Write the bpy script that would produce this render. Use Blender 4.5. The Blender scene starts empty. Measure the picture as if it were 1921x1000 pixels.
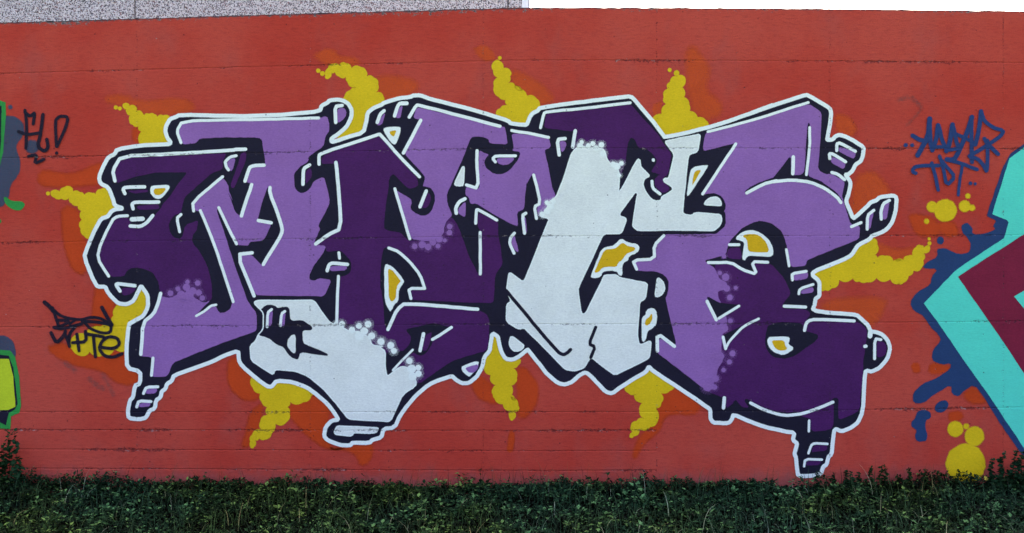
import bpy, math, random
import numpy as np
from mathutils import Vector
from mathutils.geometry import delaunay_2d_cdt
random.seed(7)
rng = np.random.default_rng(11)
SC = bpy.context.scene
COL = SC.collection
R = math.radians

# ------------------------------------------------------------------ camera, sky, sun, exposure
S = 0.003            # metres per traced unit on the wall face
GZ = 915.0           # traced row of the ground line
CAM_D, CAM_H = 6.0, 1.5
def wx(px): return (px - 960.5) * S
def wz(py): return (GZ - py) * S
cam = bpy.data.cameras.new("camera")
cam_o = bpy.data.objects.new("camera", cam); COL.objects.link(cam_o)
cam_o.location = (0, -CAM_D, CAM_H); cam_o.rotation_euler = (R(90), 0, 0)
cam.sensor_width = 36; cam.lens = 36 * CAM_D / (1921 * S)
cam.shift_y = -(500 - (GZ - CAM_H / S)) / 1921
cam.clip_end = 2000
SC.camera = cam_o

SUN_EL, SUN_AZ = 40, 25          # the sun stands behind the wall
world = bpy.data.worlds.new("World"); SC.world = world; world.use_nodes = True
wn = world.node_tree; wn.nodes.clear()
sky = wn.nodes.new("ShaderNodeTexSky"); sky.sky_type = 'NISHITA'; sky.sun_disc = False
sky.sun_elevation = R(SUN_EL); sky.sun_rotation = R(SUN_AZ); sky.air_density = 0.5; sky.dust_density = 10.0; sky.ozone_density = 1.0
bg = wn.nodes.new("ShaderNodeBackground"); bg.inputs[1].default_value = 0.15
wo = wn.nodes.new("ShaderNodeOutputWorld")
wn.links.new(sky.outputs[0], bg.inputs[0]); wn.links.new(bg.outputs[0], wo.inputs[0])
sl = bpy.data.lights.new("sun", 'SUN'); sl.energy = 3.0; sl.angle = R(0.5); sl.color = (1, 0.95, 0.87)
so = bpy.data.objects.new("sun", sl); COL.objects.link(so)
d = Vector((math.sin(R(SUN_AZ)) * math.cos(R(SUN_EL)), math.cos(R(SUN_AZ)) * math.cos(R(SUN_EL)), math.sin(R(SUN_EL))))
so.rotation_euler = d.to_track_quat('Z', 'Y').to_euler(); so.location = d * 30
vs = SC.view_settings
SC.display_settings.display_device = 'sRGB'
vs.view_transform = 'Standard'; vs.look = 'None'; vs.gamma = 1; vs.use_curve_mapping = False
vs.exposure = 3.2
SC.cycles.transparent_max_bounces = 32
SC.cycles.max_bounces = 6

# ------------------------------------------------------------------ node helpers
def srgb(*c):
    return tuple(((v/255)/12.92 if v/255 <= .04045 else (((v/255)+.055)/1.055)**2.4) for v in c) + (1.0,)
class N:
    def __init__(s, tree): s.t = tree
    def new(s, typ, **kw):
        n = s.t.nodes.new(typ)
        for k, v in kw.items(): setattr(n, k, v)
        return n
    def link(s, a, b): s.t.links.new(a, b)
    def set(s, sock, v):
        if hasattr(v, 'is_linked') or isinstance(v, bpy.types.NodeSocket): s.t.links.new(v, sock)
        else: sock.default_value = v
    def m(s, op, *a, clamp=False):
        n = s.new("ShaderNodeMath", operation=op); n.use_clamp = clamp
        for i, v in enumerate(a): s.set(n.inputs[i], v)
        return n.outputs[0]
    def smooth(s, v, lo, hi, a=0.0, b=1.0):
        n = s.new("ShaderNodeMapRange", interpolation_type='SMOOTHSTEP')
        for i, x in zip((0, 1, 2, 3, 4), (v, lo, hi, a, b)): s.set(n.inputs[i], x)
        return n.outputs[0]
    def mix(s, f, a, b, mode='MIX'):
        n = s.new("ShaderNodeMix", data_type='RGBA', blend_type=mode)
        s.set(n.inputs[0], f); s.set(n.inputs[6], a); s.set(n.inputs[7], b)
        return n.outputs[2]
    def noise(s, vec, scale, detail=3, rough=.5):
        n = s.new("ShaderNodeTexNoise"); s.set(n.inputs['Vector'], vec)
        n.inputs['Scale'].default_value = scale; n.inputs['Detail'].default_value = detail; n.inputs['Roughness'].default_value = rough
        return n.outputs[0]
    def stretch(s, vec, sx, sy, sz, off=(0, 0, 0)):
        n = s.new("ShaderNodeMapping"); s.set(n.inputs[0], vec); n.inputs[3].default_value = (sx, sy, sz); n.inputs[1].default_value = off
        return n.outputs[0]
def material(name):
    m = bpy.data.materials.new(name); m.use_nodes = True; m.node_tree.nodes.clear()
    n = N(m.node_tree); b = n.new("ShaderNodeBsdfPrincipled"); o = n.new("ShaderNodeOutputMaterial"); n.link(b.outputs[0], o.inputs[0])
    return m, n, b

# relief of the cast concrete: board joints, pour lines, bug holes. shared by the bare wall and every coat of paint on it
def relief_group():
    g = bpy.data.node_groups.new("wall_relief", 'ShaderNodeTree')
    for nm in ("pit", "height", "rows", "grain"): g.interface.new_socket(nm, in_out='OUTPUT', socket_type='NodeSocketFloat')
    n = N(g); out = n.new("NodeGroupOutput")
    tc = n.new("ShaderNodeTexCoord"); v = tc.outputs['Object']
    sep = n.new("ShaderNodeSeparateXYZ"); n.link(v, sep.inputs[0])
    xp = n.m('MULTIPLY_ADD', sep.outputs[0], 1/S, 960.5)
    yp = n.m('MULTIPLY_ADD', sep.outputs[2], -1/S, GZ)
    q = n.m('DIVIDE', n.m('SUBTRACT', yp, 113.0), 650.0)
    a = n.m('POWER', n.m('MAXIMUM', n.m('DIVIDE', n.m('SUBTRACT', 1000.0, xp), 1000.0), 0.0), 1.1)
    dl = n.m('MULTIPLY', n.m('MULTIPLY', a, 26.0), n.m('SUBTRACT', 1.0, q))
    b_ = n.m('POWER', n.m('MAXIMUM', n.m('DIVIDE', n.m('SUBTRACT', xp, 1000.0), 921.0), 0.0), 2.0)
    dr = n.m('MULTIPLY', b_, n.m('SUBTRACT', 5.0, n.m('MULTIPLY', q, 14.0)))
    y0 = n.m('SUBTRACT', n.m('SUBTRACT', yp, dl), dr)
    h = n.m('PINGPONG', n.m('SUBTRACT', y0, 113.0), 82.5)
    far = n.m('MULTIPLY', n.m('GREATER_THAN', xp, 1232.0), 500.0)
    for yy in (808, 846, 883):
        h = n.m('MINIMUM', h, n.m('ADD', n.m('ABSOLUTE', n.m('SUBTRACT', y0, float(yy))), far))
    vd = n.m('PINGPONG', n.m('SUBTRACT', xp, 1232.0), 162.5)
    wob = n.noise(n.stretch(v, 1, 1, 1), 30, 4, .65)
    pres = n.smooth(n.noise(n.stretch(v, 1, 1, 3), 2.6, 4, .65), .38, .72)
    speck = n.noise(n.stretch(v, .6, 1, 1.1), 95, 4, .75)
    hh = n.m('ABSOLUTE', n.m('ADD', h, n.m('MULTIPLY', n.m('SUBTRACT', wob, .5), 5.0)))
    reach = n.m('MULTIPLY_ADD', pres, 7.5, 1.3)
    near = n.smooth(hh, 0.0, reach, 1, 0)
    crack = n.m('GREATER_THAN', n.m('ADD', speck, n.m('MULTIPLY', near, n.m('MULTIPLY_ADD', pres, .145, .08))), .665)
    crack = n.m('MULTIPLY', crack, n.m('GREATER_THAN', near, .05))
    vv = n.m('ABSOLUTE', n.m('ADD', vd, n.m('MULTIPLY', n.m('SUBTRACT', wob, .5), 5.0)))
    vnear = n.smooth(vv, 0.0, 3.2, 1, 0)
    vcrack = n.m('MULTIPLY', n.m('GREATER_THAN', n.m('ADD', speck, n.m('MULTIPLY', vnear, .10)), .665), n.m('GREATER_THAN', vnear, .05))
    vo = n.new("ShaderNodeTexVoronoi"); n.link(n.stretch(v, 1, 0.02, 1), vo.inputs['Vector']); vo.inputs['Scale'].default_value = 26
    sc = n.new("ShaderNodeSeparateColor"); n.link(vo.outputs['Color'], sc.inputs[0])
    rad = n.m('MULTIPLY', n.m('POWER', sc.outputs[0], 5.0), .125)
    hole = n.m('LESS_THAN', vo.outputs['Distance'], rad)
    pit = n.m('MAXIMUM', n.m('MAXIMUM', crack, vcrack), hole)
    grain = n.noise(n.stretch(v, .45, 1, 1.6), 75, 4, .65)
    fine = n.noise(v, 420, 2, .6)
    lump = n.noise(n.stretch(v, .5, 1, 2), 9, 3, .5)
    groove = n.smooth(h, 0.3, 2.2)
    hgt = n.m('ADD', n.m('MULTIPLY', grain, .35), n.m('MULTIPLY', fine, .12))
    hgt = n.m('ADD', hgt, n.m('MULTIPLY', lump, .35))
    hgt = n.m('ADD', hgt, n.m('MULTIPLY', groove, .35))
    hgt = n.m('SUBTRACT', hgt, n.m('MULTIPLY', pit, .8))
    n.link(pit, out.inputs[0]); n.link(hgt, out.inputs[1]); n.link(y0, out.inputs[2]); n.link(grain, out.inputs[3])
    return g
RELIEF = relief_group()
def add_relief(n, b, dist=.005, strength=.6):
    g = n.new("ShaderNodeGroup"); g.node_tree = RELIEF
    bp = n.new("ShaderNodeBump"); bp.inputs['Distance'].default_value = dist; bp.inputs['Strength'].default_value = strength
    n.link(g.outputs['height'], bp.inputs['Height']); n.link(bp.outputs[0], b.inputs['Normal'])
    return g
def paint_mat(name, col, rough=.55, mottle=.16, cover=1.0, thin=None):
    """a coat of spray paint: colour with slight mottling; pits are coloured in, mostly as dark hole shade"""
    m, n, b = material(name); g = add_relief(n, b)
    tc = n.new("ShaderNodeTexCoord"); v = tc.outputs['Object']
    n1 = n.noise(v, 4.5, 4, .6); n2 = n.noise(n.stretch(v, 1, 1, 2.2), 60, 4, .7)
    f = n.m('ADD', n.m('MULTIPLY', n.m('SUBTRACT', n1, .5), mottle * 2.2), n.m('MULTIPLY', n.m('SUBTRACT', n2, .5), mottle * 2.6))
    f = n.m('ADD', f, n.m('MULTIPLY', n.m('SUBTRACT', n.noise(n.stretch(v, .7, 1, 1.3), 210, 2, .7), .5), mottle * 2.6))
    f = n.m('ADD', 1.0, f)
    sc = n.new("ShaderNodeVectorMath", operation='SCALE'); sc.inputs[0].default_value = col[:3]; n.link(f, sc.inputs['Scale'])
    pitc = n.mix(n.smooth(n.noise(v, 33, 3, .6), .58, .63), srgb(36, 28, 36), srgb(150, 138, 134))  # pits: dark tone paints the shade inside holes, pale tone is bare concrete
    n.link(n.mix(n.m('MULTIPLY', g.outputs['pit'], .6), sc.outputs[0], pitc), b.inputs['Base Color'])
    b.inputs['Roughness'].default_value = rough; b.inputs['Specular IOR Level'].default_value = .12
    at = n.new("ShaderNodeAttribute"); at.attribute_name = "cover"
    al = at.outputs['Fac']
    if thin: al = n.m('MULTIPLY', al, n.smooth(n.noise(v, thin, 5, .65), .3, .6, .5, 1.0))
    if cover != 1: al = n.m('MULTIPLY', al, cover)
    speck = n.smooth(n.noise(v, 800, 1, .5), .3, .7)          # fine spray specks where the coat thins out
    al = n.m('GREATER_THAN', al, n.m('MULTIPLY_ADD', speck, .96, .02))
    n.link(al, b.inputs['Alpha'])
    return m

# ------------------------------------------------------------------ paint colours
K = 1.0
M = {}
def C(name, *c, **kw): M[name] = paint_mat(name, tuple(x * K for x in srgb(*c)[:3]), **kw)
C('orange_paint', 190, 64, 22, mottle=.16)
C('faint_orange_paint', 206, 80, 32, mottle=.16, cover=.72)
C('yellow_paint', 216, 182, 22, mottle=.16)
C('amber_paint', 215, 170, 22)
C('black_paint', 27, 24, 42, mottle=.3)
C('white_line_paint', 234, 240, 232, mottle=.09)
C('pale_fill_paint', 226, 229, 220, mottle=.14)
C('lilac_paint', 144, 99, 162, mottle=.17)
C('plum_paint', 72, 27, 84, mottle=.26)
C('navy_tag_paint', 38, 60, 106)
C('black_tag_paint', 30, 24, 40, cover=.97)
C('turquoise_paint', 86, 212, 186, mottle=.09)
C('maroon_paint', 122, 27, 54, mottle=.22)
C('blue_paint', 35, 60, 100, mottle=.14)
C('smoke_paint', 66, 72, 92, cover=.9)
C('green_paint', 48, 140, 62)
C('lemon_paint', 186, 200, 40)
C('grey_smudge_paint', 92, 80, 78, cover=.3, thin=14)

def wall_mat():
    m, n, b = material('red_wall_paint'); g = add_relief(n, b, .006, .75)
    tc = n.new("ShaderNodeTexCoord"); v = tc.outputs['Object']
    n1 = n.noise(v, 1.0, 6, .62); n2 = n.noise(n.stretch(v, .5, 1, 2), 45, 4, .7); n3 = n.noise(n.stretch(v, 1, 1, .6, (5, 0, 2)), 3.6, 5, .65)
    col = n.mix(n.smooth(n1, .35, .68), srgb(184, 59, 45), srgb(193, 77, 62))
    col = n.mix(n.m('MULTIPLY', n.smooth(n3, .5, .75), .35), col, srgb(160, 84, 78))
    col = n.mix(n.m('MULTIPLY', n.smooth(n2, .45, .7), .28), col, srgb(122, 36, 34))
    col = n.mix(n.m('MULTIPLY', n.smooth(n.noise(n.stretch(v, .7, 1, 1.3), 210, 2, .7), .46, .72), .34), col, srgb(116, 32, 32))
    # bare concrete along the worn top edge and in spots of the pits
    y0 = g.outputs['rows']
    wear = n.m('ADD', n.noise(n.stretch(v, 1, 1, 1.4), 34, 6, .8), n.m('MULTIPLY', n.m('SUBTRACT', n.noise(v, 1.7, 2), .5), .45))
    lim = n.smooth(y0, 13, 44, .50, .84)
    bare = n.smooth(wear, lim, n.m('ADD', lim, .06))
    conc = n.mix(n.smooth(n.noise(v, 130, 3, .8), .36, .64), srgb(44, 40, 46), srgb(150, 138, 134))
    col = n.mix(bare, col, conc)
    top_dark = n.smooth(n.m('ADD', y0, n.m('MULTIPLY', n.m('SUBTRACT', n.noise(v, 26, 4, .7), .5), 9.0)), 14.2, 18.0, .85, 0)  # darker strip along the top edge, ragged lower border
    col = n.mix(top_dark, col, n.mix(n.noise(v, 70, 2), srgb(38, 34, 42), srgb(84, 78, 82)))
    pitc = n.mix(n.smooth(n.noise(v, 33, 3, .6), .56, .62), srgb(52, 28, 34), srgb(150, 136, 132))  # rest of each pit coloured dark for the shade in its depth
    splash = n.smooth(n.m('ADD', y0, n.m('MULTIPLY', n.m('SUBTRACT', n.noise(v, 12, 5, .7), .5), 70.0)), 872, 915, 0, .5)
    col = n.mix(splash, col, n.mix(n.noise(v, 60, 3), srgb(96, 62, 64), srgb(138, 98, 98)))
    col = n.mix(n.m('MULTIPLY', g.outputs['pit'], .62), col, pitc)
    # small flakes knocked off down to pale plaster
    vo = n.new("ShaderNodeTexVoronoi"); n.link(n.stretch(v, 1, .02, 1, (1.7, 0, .4)), vo.inputs['Vector']); vo.inputs['Scale'].default_value = 17
    sc = n.new("ShaderNodeSeparateColor"); n.link(vo.outputs['Color'], sc.inputs[0])
    fl = n.m('LESS_THAN', n.m('ADD', vo.outputs['Distance'], n.m('MULTIPLY', n.noise(v, 120, 2), .03)), n.m('MULTIPLY', n.m('MULTIPLY', n.m('POWER', sc.outputs[1], 3.0), n.smooth(n.noise(n.stretch(v, 1, 1, 1, (8, 0, 3)), 1.4, 2), .52, .68)), .075))
    col = n.mix(fl, col, srgb(205, 196, 190))
    n.link(col, b.inputs['Base Color']); b.inputs['Roughness'].default_value = .8; b.inputs['Specular IOR Level'].default_value = .12
    return m
M['wall'] = wall_mat()

def concrete_mat(name, c0, c1, scale=40):
    m, n, b = material(name); tc = n.new("ShaderNodeTexCoord"); v = tc.outputs['Object']
    n.link(n.mix(n.noise(v, scale, 5, .7), c0, c1), b.inputs['Base Color']); b.inputs['Roughness'].default_value = .9
    bp = n.new("ShaderNodeBump"); bp.inputs['Distance'].default_value = .004; n.link(n.noise(v, scale * 4, 4, .7), bp.inputs['Height']); n.link(bp.outputs[0], b.inputs['Normal'])
    return m
M['concrete'] = concrete_mat('bare_concrete', srgb(52, 48, 54), srgb(120, 112, 108))

# ------------------------------------------------------------------ object helpers
def link(name, me, mats=(), parent=None, label=None, cat=None, group=None, kind=None):
    o = bpy.data.objects.new(name, me); COL.objects.link(o)
    if me is not None:
        for m in mats: me.materials.append(m)
    if parent: o.parent = parent
    for k, v in (('label', label), ('category', cat), ('group', group), ('kind', kind)):
        if v: o[k] = v
    return o
def mesh(name, V, F):
    me = bpy.data.meshes.new(name); me.from_pydata(V, [], F); me.update(); return me

# ------------------------------------------------------------------ tracing: windows on the wall face (x0, y0, scale)
W = dict(A1=(140,180,5), A2=(140,360,5), A3=(140,540,3.846), A4=(420,180,5), A5=(420,360,5), A6=(420,540,3.226), A7=(680,160,5), A8=(700,340,5),
         B1=(700,520,5), B2=(960,160,5), B3=(940,340,5), B4=(900,520,4.348), B5=(1180,170,5), B6=(1400,170,5), B7=(1180,350,5), B8=(1400,350,5),
         C1=(1180,540,5), C2=(1400,540,5), C3=(1300,710,5.263), C4=(1680,180,4.167), C5=(1680,400,4.167), C6=(1680,640,3.704), C7=(0,180,3.571), C8=(0,550,3.571),
         D1=(0,0,3.842), D2=(480,0,3.842), D3=(960,0,3.842), D4=(1421,0,3.842), D5=(0,740,3.842), D6=(480,740,3.842), D7=(960,740,3.842), D8=(1421,740,3.842), F=(0,0,1))
def P(txt):
    w = W['F']; out = []
    for t in txt.split():
        if t in W: w = W[t]; continue
        x, y = t.split(','); out.append((w[0] + float(x)/w[2], w[1] + float(y)/w[2]))
    return out
def chaikin(p, closed=False, it=1, r=.22):
    for _ in range(it):
        q = []; n = len(p)
        for i in range(n if closed else n-1):
            a, b = p[i], p[(i+1) % n]
            if not closed and i == 0: q.append(a)
            else: q.append((a[0]+(b[0]-a[0])*r, a[1]+(b[1]-a[1])*r))
            if not closed and i == n-2: q.append(b)
            else: q.append((a[0]+(b[0]-a[0])*(1-r), a[1]+(b[1]-a[1])*(1-r)))
        p = q
    return p
def dense(p, step=11, jit=.5, closed=True):
    out = []; n = len(p)
    for i in range(n if closed else n-1):
        a, b = p[i], p[(i+1) % n]; L = math.hypot(b[0]-a[0], b[1]-a[1]); k = max(1, int(L/step))
        for j in range(k):
            t = j/k; out.append((a[0]+(b[0]-a[0])*t + random.uniform(-jit, jit), a[1]+(b[1]-a[1])*t + random.uniform(-jit, jit)))
    if not closed: out.append(p[-1])
    return out
def area(p): return sum(p[i-1][0]*p[i][1]-p[i][0]*p[i-1][1] for i in range(len(p)))/2

def scallop(p, k=.2):
    out = []; n = len(p); sgn = 1 if area(p) > 0 else -1
    for i in range(n):
        a, b = p[i], p[(i+1) % n]; L = math.hypot(b[0]-a[0], b[1]-a[1])
        if L < .5: continue
        nx, ny = (b[1]-a[1])/L*sgn, -(b[0]-a[0])/L*sgn; m = max(2, int(L/2)) if L < 60 else 2; h = k*L*random.uniform(.7, 1.3) if L < 60 else 0
        for j in range(m): t = j/m; e = 4*t*(1-t); out.append((a[0]+(b[0]-a[0])*t+nx*h*e, a[1]+(b[1]-a[1])*t+ny*h*e))
    return out
def soften(p, cut=4.5, it=2):
    for _ in range(it):
        q = []; n = len(p)
        for i in range(n):
            a, b = p[i], p[(i+1) % n]; L = math.hypot(b[0]-a[0], b[1]-a[1])
            if L < .3: continue
            k = min(.26, cut/L); q += [(a[0]+(b[0]-a[0])*k, a[1]+(b[1]-a[1])*k), (a[0]+(b[0]-a[0])*(1-k), a[1]+(b[1]-a[1])*(1-k))]
        p = q; cut *= .5
    return p
class Coat:
    """thin coat(s) of paint on the wall face: islands with a feathered rim in the point attribute 'cover'"""
    cnt = 0
    def __init__(s, mm):
        s.V=[]; s.F=[]; s.A=[]; s.y=-mm*.001-(Coat.cnt % 9)*1.7e-5; s.k=0; Coat.cnt += 1
    def _y(s): 
        y = s.y - (s.k % 31)*1.1e-5; s.k += 1; return y
    def poly(s, p, f=1.0, core=1.0):
        q = [p[0]]
        for a in p[1:]:
            if math.hypot(a[0]-q[-1][0], a[1]-q[-1][1]) > .4: q.append(a)
        if math.hypot(q[0][0]-q[-1][0], q[0][1]-q[-1][1]) <= .4: q.pop()
        p = q
        if area(p) < 0: p = p[::-1]
        n = len(p); inn=[]; out=[]
        for i in range(n):
            a, b, c = p[i-1], p[i], p[(i+1) % n]
            n1 = (b[1]-a[1], -(b[0]-a[0])); l1 = math.hypot(*n1) or 1
            n2 = (c[1]-b[1], -(c[0]-b[0])); l2 = math.hypot(*n2) or 1
            nx, ny = n1[0]/l1+n2[0]/l2, n1[1]/l1+n2[1]/l2; l = math.hypot(nx, ny)
            if l < .25: nx, ny = n1[0]/l1, n1[1]/l1; l = 1; k = 1
            else: k = min(2/l, 1.8)
            nx, ny = nx/l*k, ny/l*k
            inn.append((b[0]-nx*f/2, b[1]-ny*f/2)); out.append((b[0]+nx*f/2, b[1]+ny*f/2))
        y = s._y(); b0 = len(s.V)
        s.V += [(wx(x), y, wz(z)) for x, z in inn] + [(wx(x), y, wz(z)) for x, z in out]
        s.A += [core]*n + [0.0]*n
        cv, _, cf, _, _, _ = delaunay_2d_cdt([Vector(q) for q in inn], [], [list(range(n))], 1, 1e-4)
        b1 = len(s.V); s.V += [(wx(q.x), y, wz(q.y)) for q in cv]; s.A += [core]*len(cv)
        for t in cf:
            pa, pb, pc = (cv[k] for k in t)
            ar = (pb.x-pa.x)*(pc.y-pa.y)-(pc.x-pa.x)*(pb.y-pa.y)
            if abs(ar) > 1e-6: s.F.append(tuple(b1+k for k in (t if ar < 0 else t[::-1])))
        for i in range(n):
            j = (i+1) % n; s.F.append((b0+j, b0+i, b0+n+i, b0+n+j))
    def disc(s, x, y, r, f=1.0, core=1.0, ry=None, rot=0, n=None):
        n = n or max(10, int(8+r)); ry = ry or r; c, d = math.cos(rot), math.sin(rot)
        p = []
        for i in range(n):
            a = 2*math.pi*i/n; w = 1+random.uniform(-.03, .03)
            ex, ey = r*w*math.cos(a), ry*w*math.sin(a); p.append((x+ex*c-ey*d, y+ex*d+ey*c))
        s.poly(p, f, core)
    def stroke(s, p, w, f=1.0, closed=False, taper=None):
        n = len(p); segs = n if closed else n-1
        for i in range(segs):
            a, b = p[i], p[(i+1) % n]; L = math.hypot(b[0]-a[0], b[1]-a[1])
            if L < .05: continue
            ra = rb = w/2
            if taper: ra = (taper[0]+(taper[1]-taper[0])*i/segs)/2; rb = (taper[0]+(taper[1]-taper[0])*(i+1)/segs)/2
            th = math.atan2(b[1]-a[1], b[0]-a[0]); q = []
            for k in range(6): t = th+math.pi/2+math.pi*k/5; q.append((a[0]+ra*math.cos(t), a[1]+ra*math.sin(t)))
            for k in range(6): t = th-math.pi/2+math.pi*k/5; q.append((b[0]+rb*math.cos(t), b[1]+rb*math.sin(t)))
            s.poly(q, f)
    def build(s, name, mat, parent, label=None):
        me = mesh(name, s.V, s.F)
        at = me.attributes.new("cover", 'FLOAT', 'POINT'); at.data.foreach_set("value", s.A)
        return link(name, me, [M[mat]], parent, label)

# ------------------------------------------------------------------ ground
def ground():
    xs = np.concatenate([[-400, -60, -20], np.linspace(-6, 6, 97), [20, 60, 400]])
    ys = np.concatenate([[-400, -60, -20, -10], np.linspace(-5, 0.6, 46), [3, 12, 30, 100, 400]])
    V = []; F = []
    for y in ys:
        for x in xs:
            z = 0 if abs(x) > 10 or y < -8 or y > .7 else .012*math.sin(x*3.1+y*2)+.01*math.sin(x*7.3-y*5)
            V.append((x, y, z - .02))
    nx = len(xs)
    for j in range(len(ys)-1):
        for i in range(nx-1): F.append((j*nx+i, j*nx+i+1, (j+1)*nx+i+1, (j+1)*nx+i))
    m, n, b = material('soil'); v = n.new("ShaderNodeTexCoord").outputs['Object']
    sy = n.new("ShaderNodeSeparateXYZ"); n.link(v, sy.inputs[0])
    soil = n.mix(n.noise(v, 30, 5, .7), srgb(6, 6, 5), srgb(20, 18, 14))
    green = n.mix(n.noise(v, 9, 5, .7), srgb(44, 56, 28), srgb(86, 92, 50))
    n.link(n.mix(n.smooth(n.m('ADD', sy.outputs[1], n.noise(v, 2.0, 3)), -2.6, -1.4), green, soil), b.inputs['Base Color']); b.inputs['Roughness'].default_value = 1; b.inputs['Specular IOR Level'].default_value = 0
    bp = n.new("ShaderNodeBump"); bp.inputs['Distance'].default_value = .03; n.link(n.noise(v, 60, 5, .7), bp.inputs['Height']); n.link(bp.outputs[0], b.inputs['Normal'])
    link('ground', mesh('ground', V, F), [m], kind='structure')
ground()

# ------------------------------------------------------------------ the wall: cast panels about 1 m by 0.5 m, narrow boards low down
def unwarp(x, y0):
    a = 26*max(0, (1000-x)/1000)**1.1; b = max(0, (x-1000)/921)**2; y = y0
    for _ in range(6):
        q = (y-113)/650; y = y0 + a*(1-q) + b*(5-14*q)
    return y
wall = link('concrete_wall', None, label='long red concrete wall covered in purple and white graffiti lettering, weeds along its foot', cat='wall', kind='thing')
def panel(x0, x1, ya, yb, top=False):
    nseg = 36; g = .05; V = []; F = []
    xs = [x0+g*.6 + (x1-x0-1.2*g)*i/nseg for i in range(nseg+1)]
    rows = [(ya+g, .0005), (ya+g+.6, 0), (yb-g-.6, 0), (yb-g, .0005)]
    if top: rows[0] = (ya, 0)
    for yy, dep in rows:
        for i, x in enumerate(xs):
            e = ya if yy < (ya+yb)/2 else yb
            j = random.uniform(-.5, .7) if top and yy == ya else .8*math.sin(x*.11+e)+.6*math.sin(x*.31+e*2.3)+.4*math.sin(x*.77+e)
            V.append((wx(x), dep, wz(unwarp(x, yy)+j)))
    n = nseg+1
    for r in range(3):
        for i in range(nseg): F.append((r*n+i, (r+1)*n+i, (r+1)*n+i+1, r*n+i+1))
    b = len(V)                                      # rim going back into the joint
    ring = [i for i in range(n)] + [n*r+nseg for r in range(1, 4)] + [3*n+i for i in range(nseg-1, -1, -1)] + [n*r for r in (2, 1)]
    for i in ring: x, y, z = V[i]; V.append((x, .012, z))
    for k in range(len(ring)): F.append((ring[k], ring[(k+1) % len(ring)], b+(k+1) % len(ring), b+k))
    link('concrete_panel' if yb-ya > 60 else 'board_band', mesh('concrete_panel', V, F), [M['wall']], wall)
edges = [1232+325*k for k in range(-6, 5)]
for x0, x1 in zip(edges, edges[1:]):
    rows = [14, 113, 278, 443, 608, 773] + ([808, 846, 883] if x0 < 1200 else []) + [975]
    for i, (ya, yb) in enumerate(zip(rows, rows[1:])): panel(x0, x1, ya, yb, i == 0)
def core():
    n = 60; x0, x1 = edges[0], edges[-1]; V = []; F = []
    for i in range(n+1):
        x = x0+(x1-x0)*i/n; zt = wz(unwarp(x, 15)); jb = random.uniform(-.004, .002)
        V += [(wx(x), .0045, wz(1000)), (wx(x), .0045, zt-.006), (wx(x), .014, zt+.001+jb), (wx(x), .24, zt+jb), (wx(x), .25, zt-.012), (wx(x), .25, wz(1000))]
    for i in range(n):
        for k in range(5): a = i*6+k; F.append((a, a+6, a+7, a+1) if False else (a+1, a, a+6, a+7))
    F.append(tuple(range(6))); F.append(tuple(n*6+k for k in range(5, -1, -1)))
    me = mesh('wall_core', V, F); o = link('wall_core', me, [M['wall'], M['concrete']], wall)
    for i, p in enumerate(me.polygons): p.material_index = 0 if p.center.y < .006 else 1
core()

# ------------------------------------------------------------------ orange cloud patches under the lettering
ORANGE = [
 "195,192 205,178 238,178 250,187 290,189 330,184 358,188 368,202 350,214 300,215 262,212 240,200",
 "246,240 268,236 266,270 250,268", "70,330 82,318 118,326 150,322 184,304 204,312 192,345 150,350 92,352 72,345",
 "114,392 130,384 152,398 152,440 165,455 176,470 158,520 134,505 122,470 116,430",
 "176,545 190,535 215,552 216,600 196,612 176,590", "84,652 120,640 160,668 240,655 240,690 262,700 262,722 222,722 190,694 150,690 110,672",
 "430,672 452,668 478,700 500,725 486,752 455,752 432,730 424,700", "536,768 560,745 600,738 622,768 612,800 618,842 650,838 704,830 694,870 676,874 664,846 606,842 570,812 550,790",
 "585,105 608,92 628,93 636,106 670,108 676,122 640,128 612,122", "700,150 722,140 782,150 786,168 752,186 720,196 704,176", "888,90 908,84 924,95 930,112 912,116 896,106",
 "958,128 990,142 1020,160 1042,186 1020,200 990,186 962,170", "1286,92 1304,84 1316,104 1334,130 1322,168 1352,190 1356,214 1320,230 1300,206 1288,160",
 "1222,196 1244,188 1238,222 1228,232", "1563,214 1590,216 1608,240 1600,258 1572,256", "1602,330 1640,318 1668,350 1668,372 1630,400 1606,420 1592,408",
 "1700,398 1756,408 1768,440 1742,446 1716,440", "1640,452 1682,470 1716,462 1726,480 1690,496 1650,486", "1540,566 1600,556 1668,560 1652,596 1630,616 1600,600 1545,590",
 "1744,680 1770,684 1786,690 1764,702 1740,700", "1708,682 1724,680 1728,698 1712,700", "1806,742 1826,722 1846,748 1850,758 1822,758", "1778,772 1804,770 1808,788 1780,792",
 "880,714 898,700 930,726 934,760 918,756 892,744", "962,700 984,684 1012,724 1008,760 980,790 966,770 972,738", "956,806 968,812 962,850 950,846",
 "470,770 500,752 476,830 466,838 452,842 462,806", "1240,722 1262,720 1320,762 1300,780 1262,776 1244,786 1238,810 1210,830 1192,862 1186,856 1196,820 1230,790",
 "170,560 190,556 200,640 180,650", "1746,420 1790,412 1800,440 1780,448"]
FAINT = ('195,', '585,', '700,', '888,', '958,', '1286', '1222', '1563', '1602', '1640', '1540')
for t in ORANGE:
    soft = t.startswith(FAINT)
    p = dense(chaikin(P(t), True, 2), 9, 1.0); c = Coat(.5); per = sum(math.dist(p[i-1], p[i]) for i in range(len(p))); c.poly(p, min(12.0 if soft else 7.0, .9*abs(area(p))/per)); c.build('orange_patch', 'faint_orange_paint' if soft else 'orange_paint', wall)

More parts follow.
